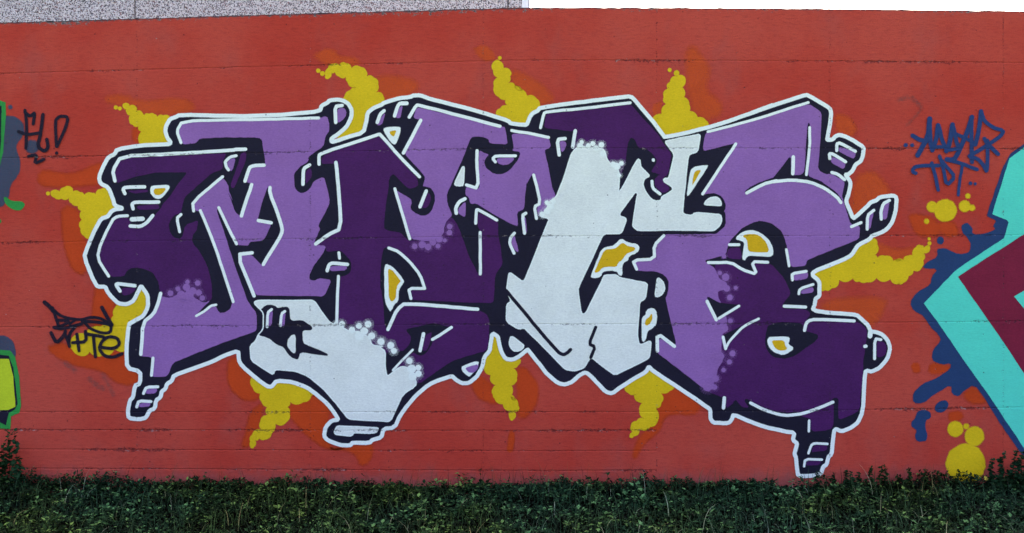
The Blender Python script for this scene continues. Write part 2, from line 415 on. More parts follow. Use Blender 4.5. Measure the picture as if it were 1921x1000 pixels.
# ------------------------------------------------------------------ yellow smoke puffs
YEL = [
 ("A1 455,75 500,70 515,92 575,100 580,140 640,165 650,185 700,168 750,172 775,195 830,182 900,200 960,330 940,455 615,460 625,335 600,285 545,272 512,230 520,185 487,155 485,125 458,112", "A1 388,108,20 425,118,19"),
 ("C7 340,640 400,640 430,612 475,608 490,640 535,645 565,662 620,650 640,660 680,622 740,620 790,740 740,800 690,820 605,960 565,940 540,890 548,830 545,770 522,737 480,720 462,685 412,688 365,682", "C7 322,653,14"),
 ("F 215,578 239,570 262,545 278,556 280,580 270,596 246,606 244,652 215,655 192,668 168,660 155,668 135,655 132,640 160,626 190,612 210,610 213,592", ""),
 ("D2 520,490 560,460 600,470 650,455 690,490 755,483 795,510 800,550 850,560 882,610 868,665 922,700 910,745 820,800 800,930 780,980 590,1000 700,870 690,790 640,735 640,690 680,650 720,630 660,590 650,555 600,552 570,520 545,528 535,560 510,570 500,545", "D2 450,510,16 480,530,18"),
 ("D2 1720,440 1760,440 1785,490 1835,510 1832,550 1820,600 1870,618 1921,650 D3 20,618 60,640 110,690 180,712 202,750 190,800 140,840 110,900 0,910 D2 1860,880 1730,830 1760,780 1812,758 1800,720 1750,700 1715,620 1740,560 1710,510", "D2 1758,418,14"),
 ("D3 1190,548 1248,556 1230,630 1242,700 1280,755 1282,800 1340,845 1400,868 1420,905 1090,985 1010,860 1080,820 1112,750 1095,700 1122,640 1140,590", "D3 1138,505,15 1188,527,21"),
 ("B8 600,820 800,730 1000,640 1040,580 1130,540 1200,485 1228,540 1208,640 1230,668 1300,650 1380,697 1450,690 C5 0,370 60,365 100,332 130,330 160,262 198,250 222,268 262,250 262,300 220,312 215,370 205,425 140,448 102,490 60,545 20,552 B8 1440,912 1350,868 1220,858 1130,897 1060,890 1000,862 870,877 800,955 740,972 670,960 670,880", "C5 265,235,16 262,200,13"),
 ("A6 165,545 230,580 300,575 400,560 550,630 530,652 480,692 400,690 385,720 398,760 380,812 312,822 290,880 250,918 215,912 190,922 185,962 165,970 160,930 170,890 225,855 220,810 265,770 262,722 228,690 220,640 175,605", ""),
 ("B4 115,470 150,520 175,640 210,675 270,685 335,672 312,720 275,742 302,820 290,862 258,882 262,960 290,1000 D6 1840,20 1892,80 1895,112 1862,122 1858,180 1838,188 1828,120 1780,70 1720,30 B4 108,960 108,905 130,880 88,800 35,740 48,660 90,610", ""),
 ("C1 190,745 430,920 385,965 300,988 D7 1082,0 1078,60 1040,100 1042,212 1000,232 920,252 882,302 848,308 870,268 858,232 900,190 952,172 920,120 942,60 880,0 C1 60,1000 -10,985 -40,930", ""),
]
for body, dots in YEL:
    c = Coat(1.1); c.poly(scallop(P(body)), 1.6)
    w = W['F']
    for t in dots.split():
        if t in W: w = W[t]; continue
        x, y, r = map(float, t.split(',')); c.disc(w[0]+x/w[2], w[1]+y/w[2], r/w[2], 1.2)
    c.build('yellow_puff', 'yellow_paint', wall)
for grp in ("C4 285,867,43 390,895,88", "C4 540,862,46 597,875,25", "C4 565,782,20", "C4 242,980,20", "C6 415,610,55", "C6 490,592,20", "C6 548,660,68 488,850,138"):
    w = W[grp.split()[0]]; c = Coat(1.1)
    for t in grp.split()[1:]:
        x, y, r = map(float, t.split(',')); c.disc(w[0]+x/w[2], w[1]+y/w[2], r/w[2], 3.0, n=36)
    c.build('yellow_dot', 'yellow_paint', wall)

# ------------------------------------------------------------------ the main lettering
OUT = P("A1 905,440 868,390 850,330 865,270 900,215 955,195 985,178 1500,190 A4 200,190 500,180 700,165 850,150 880,140 905,135 915,90 975,65 985,45 1050,35 1110,40 1170,75 1200,130 1195,200 1165,270 1110,330 1040,380 1005,410 1015,435 1060,420 1150,390 1310,345 1335,250 1345,160 1400,115 1480,85 "
        "A7 200,165 330,125 450,110 480,95 540,95 640,130 800,170 1000,220 1200,280 1370,335 1390,360 1480,368 B2 140,375 165,310 195,260 250,235 265,210 600,165 1000,115 1120,105 1160,145 1300,310 1420,465 B5 335,437 500,405 800,330 1100,230 1400,115 "
        "B6 0,225 250,140 450,75 560,40 600,55 700,115 780,165 795,200 785,300 760,440 755,462 810,460 830,430 870,415 950,440 1020,480 1100,530 1095,600 1075,660 1020,695 1000,750 960,785 925,790 975,850 975,900 950,1000 "
        "B8 950,80 935,140 965,210 1000,300 1040,270 1130,190 1160,150 1220,130 1250,100 1350,85 1400,90 1410,130 1395,250 1370,330 1320,400 1260,435 1180,460 1160,490 1050,545 1020,590 990,640 900,690 800,730 680,775 620,810 625,840 660,865 685,900 "
        "C2 685,0 685,80 650,100 640,150 620,212 780,235 900,240 1030,250 1090,305 1140,350 1165,410 1200,412 1260,430 1320,480 1350,560 1330,640 1300,690 1250,750 1180,785 1120,775 1110,820 C3 1685,150 1675,300 1660,360 1630,430 1570,480 1460,525 1410,495 1390,520 1380,620 1365,750 1335,770 1320,850 1285,870 1260,945 1150,962 1040,962 1025,900 1015,780 1000,750 1010,700 1030,640 985,610 1000,535 900,520 700,475 560,425 400,355 385,400 350,440 280,440 200,435 170,390 170,310 150,290 0,185 "
        "C1 450,925 300,830 220,775 185,735 B4 1355,775 1250,830 1150,895 1080,950 1030,935 960,865 900,800 865,775 810,800 760,850 700,875 640,865 560,800 470,690 400,600 390,590 330,640 270,675 210,665 175,610 155,520 148,485 102,455 90,540 80,600 35,655 25,720 F 902,694 893,708 880,718 866,719 855,712 848,705 826,712 804,721 782,740 D6 1100,70 1040,150 1000,237 920,247 905,310 840,325 820,350 700,345 680,368 600,362 520,330 490,300 505,230 550,185 598,183 570,140 520,70 "
        "A6 563,645 500,600 420,570 320,560 290,600 260,595 200,550 110,470 90,440 90,378 0,410 A3 1000,530 850,585 720,630 700,675 670,690 655,730 630,745 620,790 590,810 580,870 540,885 520,935 470,950 390,940 385,880 400,810 425,790 435,705 475,690 475,600 380,580 375,450 390,260 430,240 500,200 530,140 530,60 "
        "A2 660,930 625,880 600,930 A3 430,90 380,120 320,115 270,70 235,20 A2 290,890 220,890 190,850 90,620 130,500 200,340 250,250 310,235 340,190 380,165 460,155 380,130 A1 360,960 320,860 240,820 230,760 270,660 320,570 380,545 400,500 600,465 880,455")
mural = None
c = Coat(1.7); c.poly(dense(OUT, 12, .4), 1.0)
mural = c.build('graffiti_lettering', 'black_paint', wall, label='big purple and white graffiti lettering with black shadow and white outline')
def fill(t, mat, mm, name, f=1.0, smooth=0, jit=.45):
    p = P(t) if isinstance(t, str) else t
    p = soften(p, 3.6 if not smooth else 6)
    c = Coat(mm); c.poly(dense(p, 8, jit), f); return c.build(name, mat, mural)
def strokes(t, w, mat='white_line_paint', mm=3.7, name='highlight_stroke', sm=1, parent=None, f=1.0, closed=False, taper=None):
    p = P(t) if isinstance(t, str) else t
    if sm: p = chaikin(p, closed, sm, .2)
    c = Coat(mm); c.stroke(dense(p, 14, .35, closed), w, f, closed, taper); return c.build(name, mat, parent or mural)
strokes(OUT, 7.5, name='white_outline', mm=3.2, closed=True)
strokes("C2 1165,405 1158,452", 9, name='white_outline')

PLUM = [
 "A1 450,585 1430,535 1385,620 1395,690 1290,720 1100,890 A2 1040,40 1010,130 1000,200 930,220 880,300 900,400 960,440 1010,430 1040,310 1100,290 1160,260 1150,350 1100,420 1110,490 1170,550 1240,680 1275,800 1290,900 1290,1000 A3 985,90 640,110 A2 800,930 790,850 740,760 650,720 540,710 490,740 470,790 330,795 215,620 250,480 360,265 400,240 510,240 530,300 520,325 620,335 690,300 740,230 800,170 830,110 A1 890,950 960,840 1060,715 750,720 560,760 400,820 375,790 355,690",
 "A4 165,530 218,520 205,620 150,740 95,870 60,850 100,730 140,620",
 "A4 910,640 920,570 1000,530 1455,380 A7 160,480 520,880 525,950 430,975 360,900 290,825 250,870 A8 150,30 110,300 100,450 170,470 260,480 310,540 345,555 500,560 640,545 680,420 690,370 740,330 800,430 850,560 890,680 985,870 1005,880 1010,480 990,440 975,400 985,290 1150,370 1175,390 1170,480 1200,640 1215,780 1145,880 1140,1000 B1 1140,100 1130,240 960,240 400,215 350,205 325,110 490,100 A8 440,880 340,740 240,660 150,620 100,620 75,750 65,1000 B1 75,100 100,290 105,440 130,500 230,300 300,250 980,310 1060,340 1090,400 1090,460 1080,640 1060,690 880,740 750,780 600,880 450,990 390,1000 300,900 110,800 0,640 A6 880,330 680,215 690,0 A5 1070,800 1160,780 1195,740 1195,650 1090,545 960,565 950,505 870,495 980,400 1110,345 1085,0 A4 1090,900 1060,630",
 "B2 300,400 320,270 1115,180 1250,330 1390,480 B5 310,480 400,600 365,780 335,812 260,775 200,765 270,660 200,570 130,540 B2 1190,590 1150,500 1110,490 1085,560 1070,720 1010,880 1000,980 870,800 570,620 615,430 550,430",
 "B5 250,800 340,785 320,850 390,920 340,960 290,950 235,880",
 "B7 800,730 960,725 1060,790 1205,830 1170,725 1330,720 1460,870 C2 420,50 340,150 350,195 560,200 610,245 560,300 545,400 600,310 1020,310 1075,335 1130,390 1128,460 1095,700 1090,900 C3 1655,150 1645,300 1590,350 1435,410 1435,190 1385,190 1370,220 1200,290 1050,330 900,335 750,310 570,230 530,190 500,220 560,290 480,285 420,200 400,240 330,300 310,190 250,170 150,130 C1 700,860 720,500 720,300 800,150 780,20 B7 820,850",
 "B7 905,650 930,580 1040,565 1065,680 960,682", "C3 1160,395 1170,525 1330,512 1385,480 1390,245 1200,322 1050,368",
 "C2 1225,490 1290,505 1320,555 1300,640 1220,655", "C3 1185,660 1330,655 1320,710 1200,722 1165,735", "C3 1120,815 1270,810 1250,852 1110,862",
 "A1 490,890 680,875 695,900 560,918", "A2 580,130 790,115 800,160 600,170", "A2 430,905 560,890 575,915 530,960 450,975", "A8 500,100 538,120 542,180 510,252 445,250", "A4 770,700 812,668 832,740 800,800 762,830"]
for t in PLUM: fill(t, 'plum_paint', 2.2, 'plum_fill')
LILAC = [
 "A1 1015,232 1500,225 A4 900,210 965,185 985,230 990,330 950,380 940,470 880,510 785,575 800,610 720,660 655,730 665,860 700,910 760,910 820,860 840,800 940,755 980,900 A5 995,100 950,200 885,310 905,350 860,440 850,490 880,500 960,505 940,560 900,620 850,680 805,780 800,815 850,840 890,805 1010,825 940,980 300,970 130,590 265,590 345,680 375,690 470,530 520,440 555,370 540,300 500,180 430,0 A4 440,862 412,850 A5 360,100 320,250 320,280 450,300 400,400 375,455 240,470 235,505 130,500 0,260 A2 1350,150 1335,180 1420,430 1500,680 A5 215,1000 A6 145,80 200,155 200,260 0,330 A3 920,455 710,540 690,590 670,642 555,642 560,500 470,490 495,260 580,180 618,60 640,62 690,75 760,40 840,30 860,70 900,90 940,110 985,85 880,190 1020,125 1035,170 1065,185 1125,155 1142,95 A2 1300,455 1185,175 1125,180 1105,95 A1 1390,765 1440,830 1450,900 1490,1000 A5 40,0 100,170 130,215 165,230 250,0 A4 265,825 200,805 240,670 380,650 390,620 355,400 300,390 0,390 A1 1190,398 1160,412 1140,445 1010,455 945,330",
 "A7 475,312 510,205 1310,390 1335,390 1365,555 1190,545 1180,500 1100,478 1020,485 940,690 800,1000 A8 690,140 700,220 745,320 690,370 670,420 660,500 560,560 450,560 355,540 205,75 370,180 345,260 420,315 480,328 545,290 583,180 575,110 540,60 470,45 A7 565,950 590,855 390,640 560,330",
 "A7 1095,605 1150,640 1190,650 1140,700 1150,770 1230,830 1300,840 1380,800 1470,680 1485,625 1400,615 1420,590 1395,455 1480,455 B2 350,495 368,590 303,602 345,770 390,1000 B3 480,50 515,145 440,330 345,335 335,240 385,215 320,0 B2 210,840 180,845 140,930 B3 240,0 215,265 150,285 160,430 A8 1180,340 960,205 915,220 900,150 865,130 865,80 A7 975,950 1100,975 1085,730",
 "B5 715,392 B6 0,285 590,125 690,190 705,220 695,450 672,740 740,785 790,780 925,850 895,1000 B8 905,110 940,230 980,360 1065,365 1060,490 565,690 560,745 415,755 380,560 340,430 250,350 150,322 B7 1200,325 1070,380 950,500 925,560 910,640 705,695 740,720 800,760 830,820 850,870 920,900 930,960 C1 830,30 840,100 890,200 920,300 920,390 870,440 865,620 885,680 830,760 815,850 790,900 800,950 720,960 260,605 280,470 435,550 440,520 340,100 360,50 B7 375,930 365,870 310,815 240,795 70,790 30,690 240,680 245,540 330,450 820,445 905,370 905,240 885,235 905,210 905,160 870,90 800,60 720,70 680,85 B5 1010,500 980,497 690,568",
 "A4 20,640 60,590 112,580 80,710 40,690", "A3 520,730 600,720 590,760 510,765", "A3 470,830 550,825 545,856 460,862", "A4 1065,120 1130,108 1152,150 1140,205 1070,262 1060,200",
 "A7 180,290 218,255 182,375 130,378", "A7 350,200 380,195 355,312 305,305", "A8 870,185 866,342 800,310 795,260", "A8 1320,490 1370,665 1340,662 1295,590 1295,530", "A8 1428,330 1446,480 1420,480 1415,350",
 "A7 1260,685 1435,680 1380,740 1310,752 1260,722", "B2 445,520 512,525 510,580 468,640", "B6 870,525 1030,575 1015,645 865,575", "B6 795,620 935,668 920,742 795,680",
 "B8 1155,265 1195,235 1162,398 1130,400", "B8 1290,165 1345,140 1315,312 1270,305", "B8 445,825 577,798 577,862 440,887", "F 1502,545 1526,537 1526,549 1502,551.5",
 "A5 1000,695 1160,692 1145,738 990,742", "B1 850,850 990,800 980,870 920,912"]
for t in LILAC: fill(t, 'lilac_paint', 2.5, 'lilac_fill')
PALE = [
 "B2 560,640 600,590 650,570 720,585 800,585 870,600 890,690 920,730 1000,790 1012,860 1002,985 B3 1095,92 1118,92 B2 1180,690 1205,700 1205,760 1300,852 1235,880 1230,960 B3 1330,20 1345,85 1400,160 1450,187 1500,182 B5 300,1000 370,960 410,930 400,900 320,850 330,820 370,826 425,600 330,475 672,405 645,575 560,600 550,650 515,1000 B7 500,240 520,262 590,272 620,242 870,265 865,350 800,415 400,408 80,415 30,375 72,110 82,65 60,48 B3 1260,98 1100,320 1180,347 1132,490 960,495 725,1000 B4 802,115 830,300 860,300 925,170 1005,10 B3 965,880 1080,875 1110,905 1375,955 B4 1350,180 1305,195 1285,470 1300,555 1400,515 1385,660 1100,800 905,650 850,740 780,765 700,755 360,410 320,428 215,360 222,215 258,200 215,108 235,0 B3 75,850 200,940 220,930 435,395 450,365 440,345 360,335 430,260 440,200 515,150 575,0 B2 445,1000",
 "A6 180,92 200,75 545,75 640,210 690,222 760,262 820,262 880,300 900,350 968,352 B1 60,655 115,690 115,850 130,935 250,840 320,840 370,900 395,960 410,1000 F 776,727 D6 1060,0 970,195 670,178 A6 680,700 600,610 510,535 430,503 310,492 300,528 165,440 158,350 195,320 205,285 240,250 240,150",
 "A7 940,757 957,772 947,930 935,945 875,942 863,925", "F 1233,520 1240,524 1246,533 1247,543 1243,551 1236,556 1229,557 1230,545", "B7 695,170 740,112 800,95 850,112 876,182",
 "B4 245,500 262,478 370,560 330,600 290,605 255,585 240,540", "D6 580,225 885,238 875,270 840,280 705,275 695,300 560,285"]
for t in PALE:
    fill(t, 'pale_fill_paint', 2.8, 'pale_fill')
    strokes(soften(P(t), 3.6), 2.2, name='white_edge_line', mm=3.0, sm=0, closed=True)
# black drawing over the fills
BLACK = [
 "B1 300,490 460,455 560,430 720,465 560,570 550,640 500,710 440,740 370,700 130,930 118,705 290,690 350,620 360,560",
 "A6 215,140 240,115 270,100 310,105 325,125 350,115 395,115 405,200 480,195 540,240 530,258 475,255 480,335 632,400 628,412 460,390 455,430 430,432 390,405 360,355 330,350 265,300 205,285 198,150",
 "B5 1080,955 1110,920 1200,870 1340,820 B6 250,818 415,610 420,790 525,790 545,740 575,305 595,305 590,600 575,800 700,850 850,960 B8 905,130 880,155 B6 850,1000 740,915 600,850 430,828 220,855 0,965",
 "C2 180,450 200,350 330,320 520,330 540,400 680,440 660,490 560,560 450,640 350,665 250,650 195,590 175,520", "C1 725,80 760,90 840,140 1040,160 840,285 800,265", "C1 868,450 930,420 1100,335 1060,390 940,500 910,560",
 "B7 705,695 800,680 960,680 1060,690 1140,705 1170,800 1060,770 960,715 740,712"]
for t in BLACK: fill(t, 'black_paint', 3.1, 'black_fill')
fill("B1 485,545 555,505 535,600 505,690 462,690", 'plum_paint', 3.3, 'plum_fill')
for t in ("A6 270,140 298,135 290,232 262,232", "A6 352,150 376,145 368,232 342,232"): fill(t, 'lilac_paint', 3.35, 'lilac_fill')
fill("A6 436,275 436,405 400,380 380,340 395,295", 'pale_fill_paint', 3.35, 'pale_fill', smooth=1)
strokes("B4 215,108 440,380 610,580 655,622 690,632 720,610 740,590", 6.5, 'black_paint', 3.4, 'black_line')
strokes("B4 945,408 890,545 940,565 905,655", 6, 'black_paint', 3.4, 'black_line')
# hollow eyes: white rim, yellow inside
EYES = [("A1 700,840 912,833 820,970 725,957", "A1 740,870 867,860 815,930 750,932"), ("A7 190,415 215,395 340,384 368,410 320,545 295,560 260,530", "A7 245,430 325,420 290,495"),
 ("A8 105,790 130,773 200,815 292,930 B1 285,60 240,110 240,230 195,255 175,318 150,318 108,220", "A8 140,820 180,830 257,930 B1 255,40 220,90 215,200 175,235 150,200"),
 ("B5 578,722 735,694 742,712 560,987 538,987", "B5 610,755 682,740 590,897"),
 ("B3 838,888 948,620 1065,605 1120,528 1180,575 1302,592 1288,670 1195,702 1195,745 1132,770 1142,882 1108,888 1085,840 955,840 932,905 850,908", "B3 870,860 965,645 1080,630 1135,570 1190,610 1260,620 1250,650 1170,680 1140,735 1090,770 1090,802 950,805 915,856"),
 ("C1 155,220 190,188 240,193 262,230 264,330 215,387 172,402 156,502 118,507 116,280 155,255", "C1 210,235 220,270 215,310 180,352 148,350 153,295 195,270"),
 ("B7 985,490 1050,430 1150,400 1250,440 1330,520 1357,600 1345,662 1105,647 1092,692 1058,687 1080,530 1060,512", "B7 1060,460 1140,440 1230,460 1290,530 1315,617 1115,612 1110,510 1085,480"),
 ("C2 193,458 400,458 407,480 390,530 442,555 430,590 360,627 310,627 240,592 203,540", "C2 230,490 355,492 360,540 390,575 310,592 265,562"),
 ("B1 818,860 848,825 992,778 986,830 910,932 888,932", None)]
for a, b in EYES:
    fill(a, 'white_line_paint', 3.5, 'white_rim', 1.2, 1)
    if b: fill(b, 'amber_paint', 3.8, 'yellow_eye', 1.0)
fill("B1 855,853 985,812 978,868 918,908", 'lilac_paint', 3.8, 'lilac_fill')
HL = [
 ("A1 1000,440 958,330 1012,235 1500,225 A4 500,217 890,208", 6), ("A1 380,798 360,700 440,565 900,545 1500,508 A4 100,503 205,500", 7), ("A1 472,918 455,872 480,855 658,853", 7),
 ("A2 320,790 212,620 250,480 355,265 400,230 498,223", 6), ("A2 428,930 390,870 410,860 570,880", 7), ("A2 552,158 540,112 570,97 790,95", 7), ("A2 540,257 640,252", 9), ("A2 525,320 620,325 680,290 735,222", 7),
 ("A2 988,375 960,250 1000,212", 6), ("A2 1117,180 1110,92 A1 1390,758", 6), ("A2 1180,175 1310,480 1480,1000 A3 1145,100", 6), ("A2 1352,148 1500,450 A5 120,488", 6),
 ("A3 480,480 495,250 570,190 605,110 622,40", 7), ("A3 566,505 556,630", 6), ("A3 498,760 520,715 602,713", 6), ("A3 450,858 465,815 552,820", 6), ("A3 880,202 950,160 985,130 1022,122", 5),
 ("A4 1050,250 1043,100 1110,90", 7), ("A4 895,640 890,560 930,532 1450,362 A7 165,460 340,660 535,858", 6.6), ("A4 742,830 745,700 765,670 805,648", 7), ("A4 200,800 240,670 280,655 380,650", 7), ("A4 118,560 60,572 15,615 20,660 45,695", 6),
 ("A5 265,573 125,585 285,975", 7), ("A5 1078,572 1086,622", 6), ("A5 970,740 985,685 1020,665 1160,680", 7), ("A5 1075,790 1065,1000 A6 684,205", 6), ("A5 862,488 980,400 1100,345 1080,0 A4 1052,625", 7.2),
 ("A5 370,680 520,440 550,370 540,300 430,0 A4 435,860", 7), ("A5 325,270 445,290", 7), ("A5 165,225 240,0 A4 262,832", 7),
 ("A7 440,300 505,185 540,188 1290,385", 6.6), ("A7 545,330 385,635", 7), ("A7 140,350 165,270 203,240", 7), ("A7 302,290 330,195 350,172", 7), ("A7 1075,615 1072,720 1087,968 975,935", 6.4), ("A7 1248,718 1222,690 1250,662 1435,662", 6),
 ("A8 205,70 345,540", 6), ("A8 148,625 240,660 340,750 440,880 485,1000 B1 482,105 330,103 355,200", 6), ("A8 500,92 440,240", 7), ("A8 862,163 805,195 775,250 780,300", 7), ("A8 962,395 968,270 985,265 1160,365", 6), ("A8 1005,480 1005,870", 6),
 ("A8 1325,487 1285,530 1280,590 1322,675", 6), ("A8 1432,300 1400,320 1420,488", 6.4),
 ("B1 140,490 230,295 300,243 980,300", 7), ("B1 440,690 473,530", 7), ("B1 555,585 640,535 735,470", 6), ("B1 185,870 290,760 372,680", 4.5),
 ("B2 270,400 300,265 330,248 700,215 1110,165", 6), ("B2 597,425 572,580", 7), ("B2 0,425 180,455 345,490", 6), ("B2 205,840 B3 322,0 370,210 310,240 332,350", 6), ("B2 445,655 425,510 500,500", 7),
 ("B5 215,850 218,910 290,970", 6), ("B5 1000,500 690,970", 6), ("B5 740,385 1000,320 1250,250 1500,168 B6 580,113", 5.5), ("B5 1105,962 1250,880 1400,842 B6 220,860 430,838 600,858 740,920 850,1000 B8 885,150", 6.5),
 ("B6 440,622 434,780", 7), ("B6 592,345 595,520 562,790", 5.5), ("B6 848,562 845,500 880,490 1022,570", 6.4), ("B6 782,640 775,590 810,595 930,668", 6.4), ("B6 802,770 850,780 920,835", 6.4),
 ("B7 70,775 35,690 240,680 235,550 325,460", 6.2), ("B7 940,545 1030,545", 6), ("B7 742,714 960,712 1060,780 1200,825 1145,702 1300,710", 6),
 ("B8 1130,400 1135,270 1195,222", 6), ("B8 1265,305 1262,230 1280,160 1340,130", 6.4), ("B8 985,378 1075,338", 6), ("B8 375,590 400,745", 5.5), ("B8 432,875 425,815 560,795", 6), ("F 1498,551 1500,542 1525,533.5", 5.5),
 ("C1 265,590 265,425 425,548", 7), ("C1 730,125 818,300", 6.6), ("C1 842,285 1030,170", 5.4), ("C1 880,460 905,570", 6), ("C1 905,570 940,500 1050,380 1110,340 1215,290", 5),
 ("C2 355,170 555,180", 6.4), ("C2 545,400 560,330 600,298 750,295 1010,310", 6.4), ("C2 1200,665 1205,475 1260,485", 6), ("C2 1112,547 1120,547", 7),
 ("C3 308,190 300,290", 7), ("C3 568,242 700,310 850,358 950,365 1080,345 1250,288 1380,232", 6.2), ("C3 1145,415 1142,520", 5), ("C3 1140,738 1165,660 1195,638 1325,645", 5), ("C3 1095,865 1105,795 1270,800", 5),
 ("A6 262,235 265,150 290,130", 5.5), ("A6 343,228 350,155 370,142", 5.5), ("F 1225,299.8 1225.6,301", 6)]
for t, w in HL: strokes(t, w*.93)
strokes("A7 365,172 415,170", 7.5, mm=3.6)
# spray bubbles where one colour fades into the next
def bubbles(t, mat, mm, f=1.6):
    w = W['F']
    for k in t.split():
        if k in W: w = W[k]; continue
        x, y, r = map(float, k.split(',')); c = Coat(mm); rr = r/w[2]; c.disc(w[0]+x/w[2], w[1]+y/w[2], rr*1.25, rr*1.3, .4); c.disc(w[0]+x/w[2], w[1]+y/w[2], rr, f); c.build('spray_bubble', mat, mural)
bubbles("C1 945,90,28 950,310,25 970,615,30 940,695,25 885,770,22 810,850,34 735,930,42 800,930,28 850,640,42 C1 890,380,40 B7 850,810,22 905,850,36 1000,950,20 915,955,32 890,655,22", 'lilac_paint', 2.9)
bubbles("A2 1060,845,22 1155,855,27 970,910,25 900,950,28 1050,895,36 1110,930,36 1000,965,40 1075,965,45 1165,945,30 1200,995,26", 'lilac_paint', 2.9)
bubbles("A8 390,610,28 460,595,35 515,615,32 608,608,24 672,555,20 718,425,27 716,482,27 560,570,34 620,540,36", 'lilac_paint', 2.9)
bubbles("A6 680,215,14 715,220,20 775,255,20 818,230,19 873,220,21 850,262,24 895,290,22 950,325,22 820,290,28 B1 75,605,34 165,640,34 195,690,30 340,785,32 425,848,28 362,860,42 425,905,32 370,930,40", 'white_line_paint', 3.2)
bubbles("B2 655,535,22 640,570,30 718,567,25 760,548,25 790,590,28 840,560,28 1028,732,24 985,760,36 950,740,26 1005,845,22 855,640,30 B3 430,200,22 490,188,25 430,280,30 385,310,28 460,240,32", 'white_line_paint', 3.2)

# ------------------------------------------------------------------ the pieces at both ends of the wall
c = Coat(1.4)
c.poly(dense(chaikin(P("C4 735,860 712,940 C5 715,0 720,30 790,60 760,95 780,130 700,160 600,165 600,110 555,68 510,100 520,150 560,190 590,250 580,300 530,320 460,310 380,270 320,280 330,340 240,385 205,430 330,435 280,500 270,560 160,620 112,700 140,765 220,800 270,890 340,950 355,1000 C6 260,60 250,130 320,165 385,152 380,190 300,250 180,300 120,360 122,430 190,432 270,370 385,300 390,370 440,385 480,340 545,300 620,400 750,610 893,810 F 1960,900 2000,700 1930,420 2020,240 1990,215 C4 1004,375 870,470"), True, 1), 8, .5), 1.4)
turq = c.build('turquoise_lettering', 'blue_paint', wall, label='turquoise and maroon letter edged in splashed dark blue')
def sub(t, mat, mm, name, par, f=1.0):
    c = Coat(mm); c.poly(dense(P(t), 10, .4), f); return c.build(name, mat, par)
sub("C4 1010,398 888,490 755,922 870,970 C5 882,70 848,195 770,245 470,445 220,705 320,840 430,1000 C6 500,170 650,380 893,745 F 1950,870 2080,700 2080,260 1985,235", 'turquoise_paint', 2.0, 'turquoise_fill', turq)
sub("C5 485,495 1004,165 F 2010,390 2040,600 1990,740 C6 893,225 745,0 C5 830,990", 'maroon_paint', 2.4, 'maroon_fill', turq)
sub("C5 925,652 1004,605 F 1985,520 1985,640 C5 1004,745", 'turquoise_paint', 2.8, 'turquoise_fill', turq)
for t, rx, ry, rot in ((P("C5 350,213")[0], 6.6, 7.4, 0), (P("C6 320,453")[0], 14, 10, -.6)):
    c = Coat(1.4); c.disc(t[0], t[1], rx, 1.3, ry=ry, rot=rot, n=20); c.build('blue_drop', 'blue_paint', wall)
c = Coat(1.4); c.poly(dense(chaikin(P("C6 150,485 200,475 245,495 245,535 210,550 205,600 222,650 215,695 150,700 130,660 150,620 110,595 108,560 135,540"), True, 2), 6, .3), 1.3); c.build('blue_drop', 'blue_paint', wall)

c = Coat(1.3); c.poly(dense(chaikin(P("F -180,230 C7 40,130 100,135 160,180 165,260 100,335 140,430 130,530 70,590 60,690 0,760 F -180,420"), True, 2), 9, .6), 2.5)
left = c.build('green_lettering', 'smoke_paint', wall, label='green edged lettering over a grey smoke cloud')
sub("F -180,150 C7 0,30 38,45 40,130 20,380 0,470 F -180,330", 'green_paint', 1.8, 'green_fill', left)
sub("F -180,170 C7 -6,65 12,70 8,300 -5,430 F -180,310", 'black_paint', 2.2, 'black_fill', left)
c = Coat(1.4); c.disc(*P("C7 70,75")[0], 4.4, 1.3); c.disc(*P("C7 215,340")[0], 13, 4); c.build('grey_dot', 'smoke_paint', wall)
c = Coat(1.8); c.poly(dense(chaikin(P("C7 22,680 40,675 80,705 150,705 172,730 140,770 90,765 40,730"), True, 2), 6, .2), 1.0); c.build('green_drop', 'green_paint', wall)
c = Coat(1.8); c.disc(-1, 415, 4, 1); c.build('green_drop', 'green_paint', wall)
c = Coat(1.3); c.poly(dense(chaikin(P("F -160,640 C8 0,283 40,285 90,320 110,400 100,440 F -160,690"), True, 1), 9, .3), 1.6)
low = c.build('lemon_lettering', 'smoke_paint', wall, label='lemon yellow lettering edged in black and green')
sub("F -160,655 C8 0,380 70,385 105,430 130,560 142,760 130,800 75,825 70,912 0,905 F -160,810", 'green_paint', 1.8, 'green_fill', low)
sub("F -160,665 C8 0,412 60,418 90,500 120,740 100,780 60,800 40,885 0,865 F -160,800", 'black_paint', 2.2, 'black_fill', low)
sub("F -160,680 C8 0,440 60,440 90,560 105,760 60,780 0,785 F -160,765", 'lemon_paint', 2.6, 'lemon_fill', low)

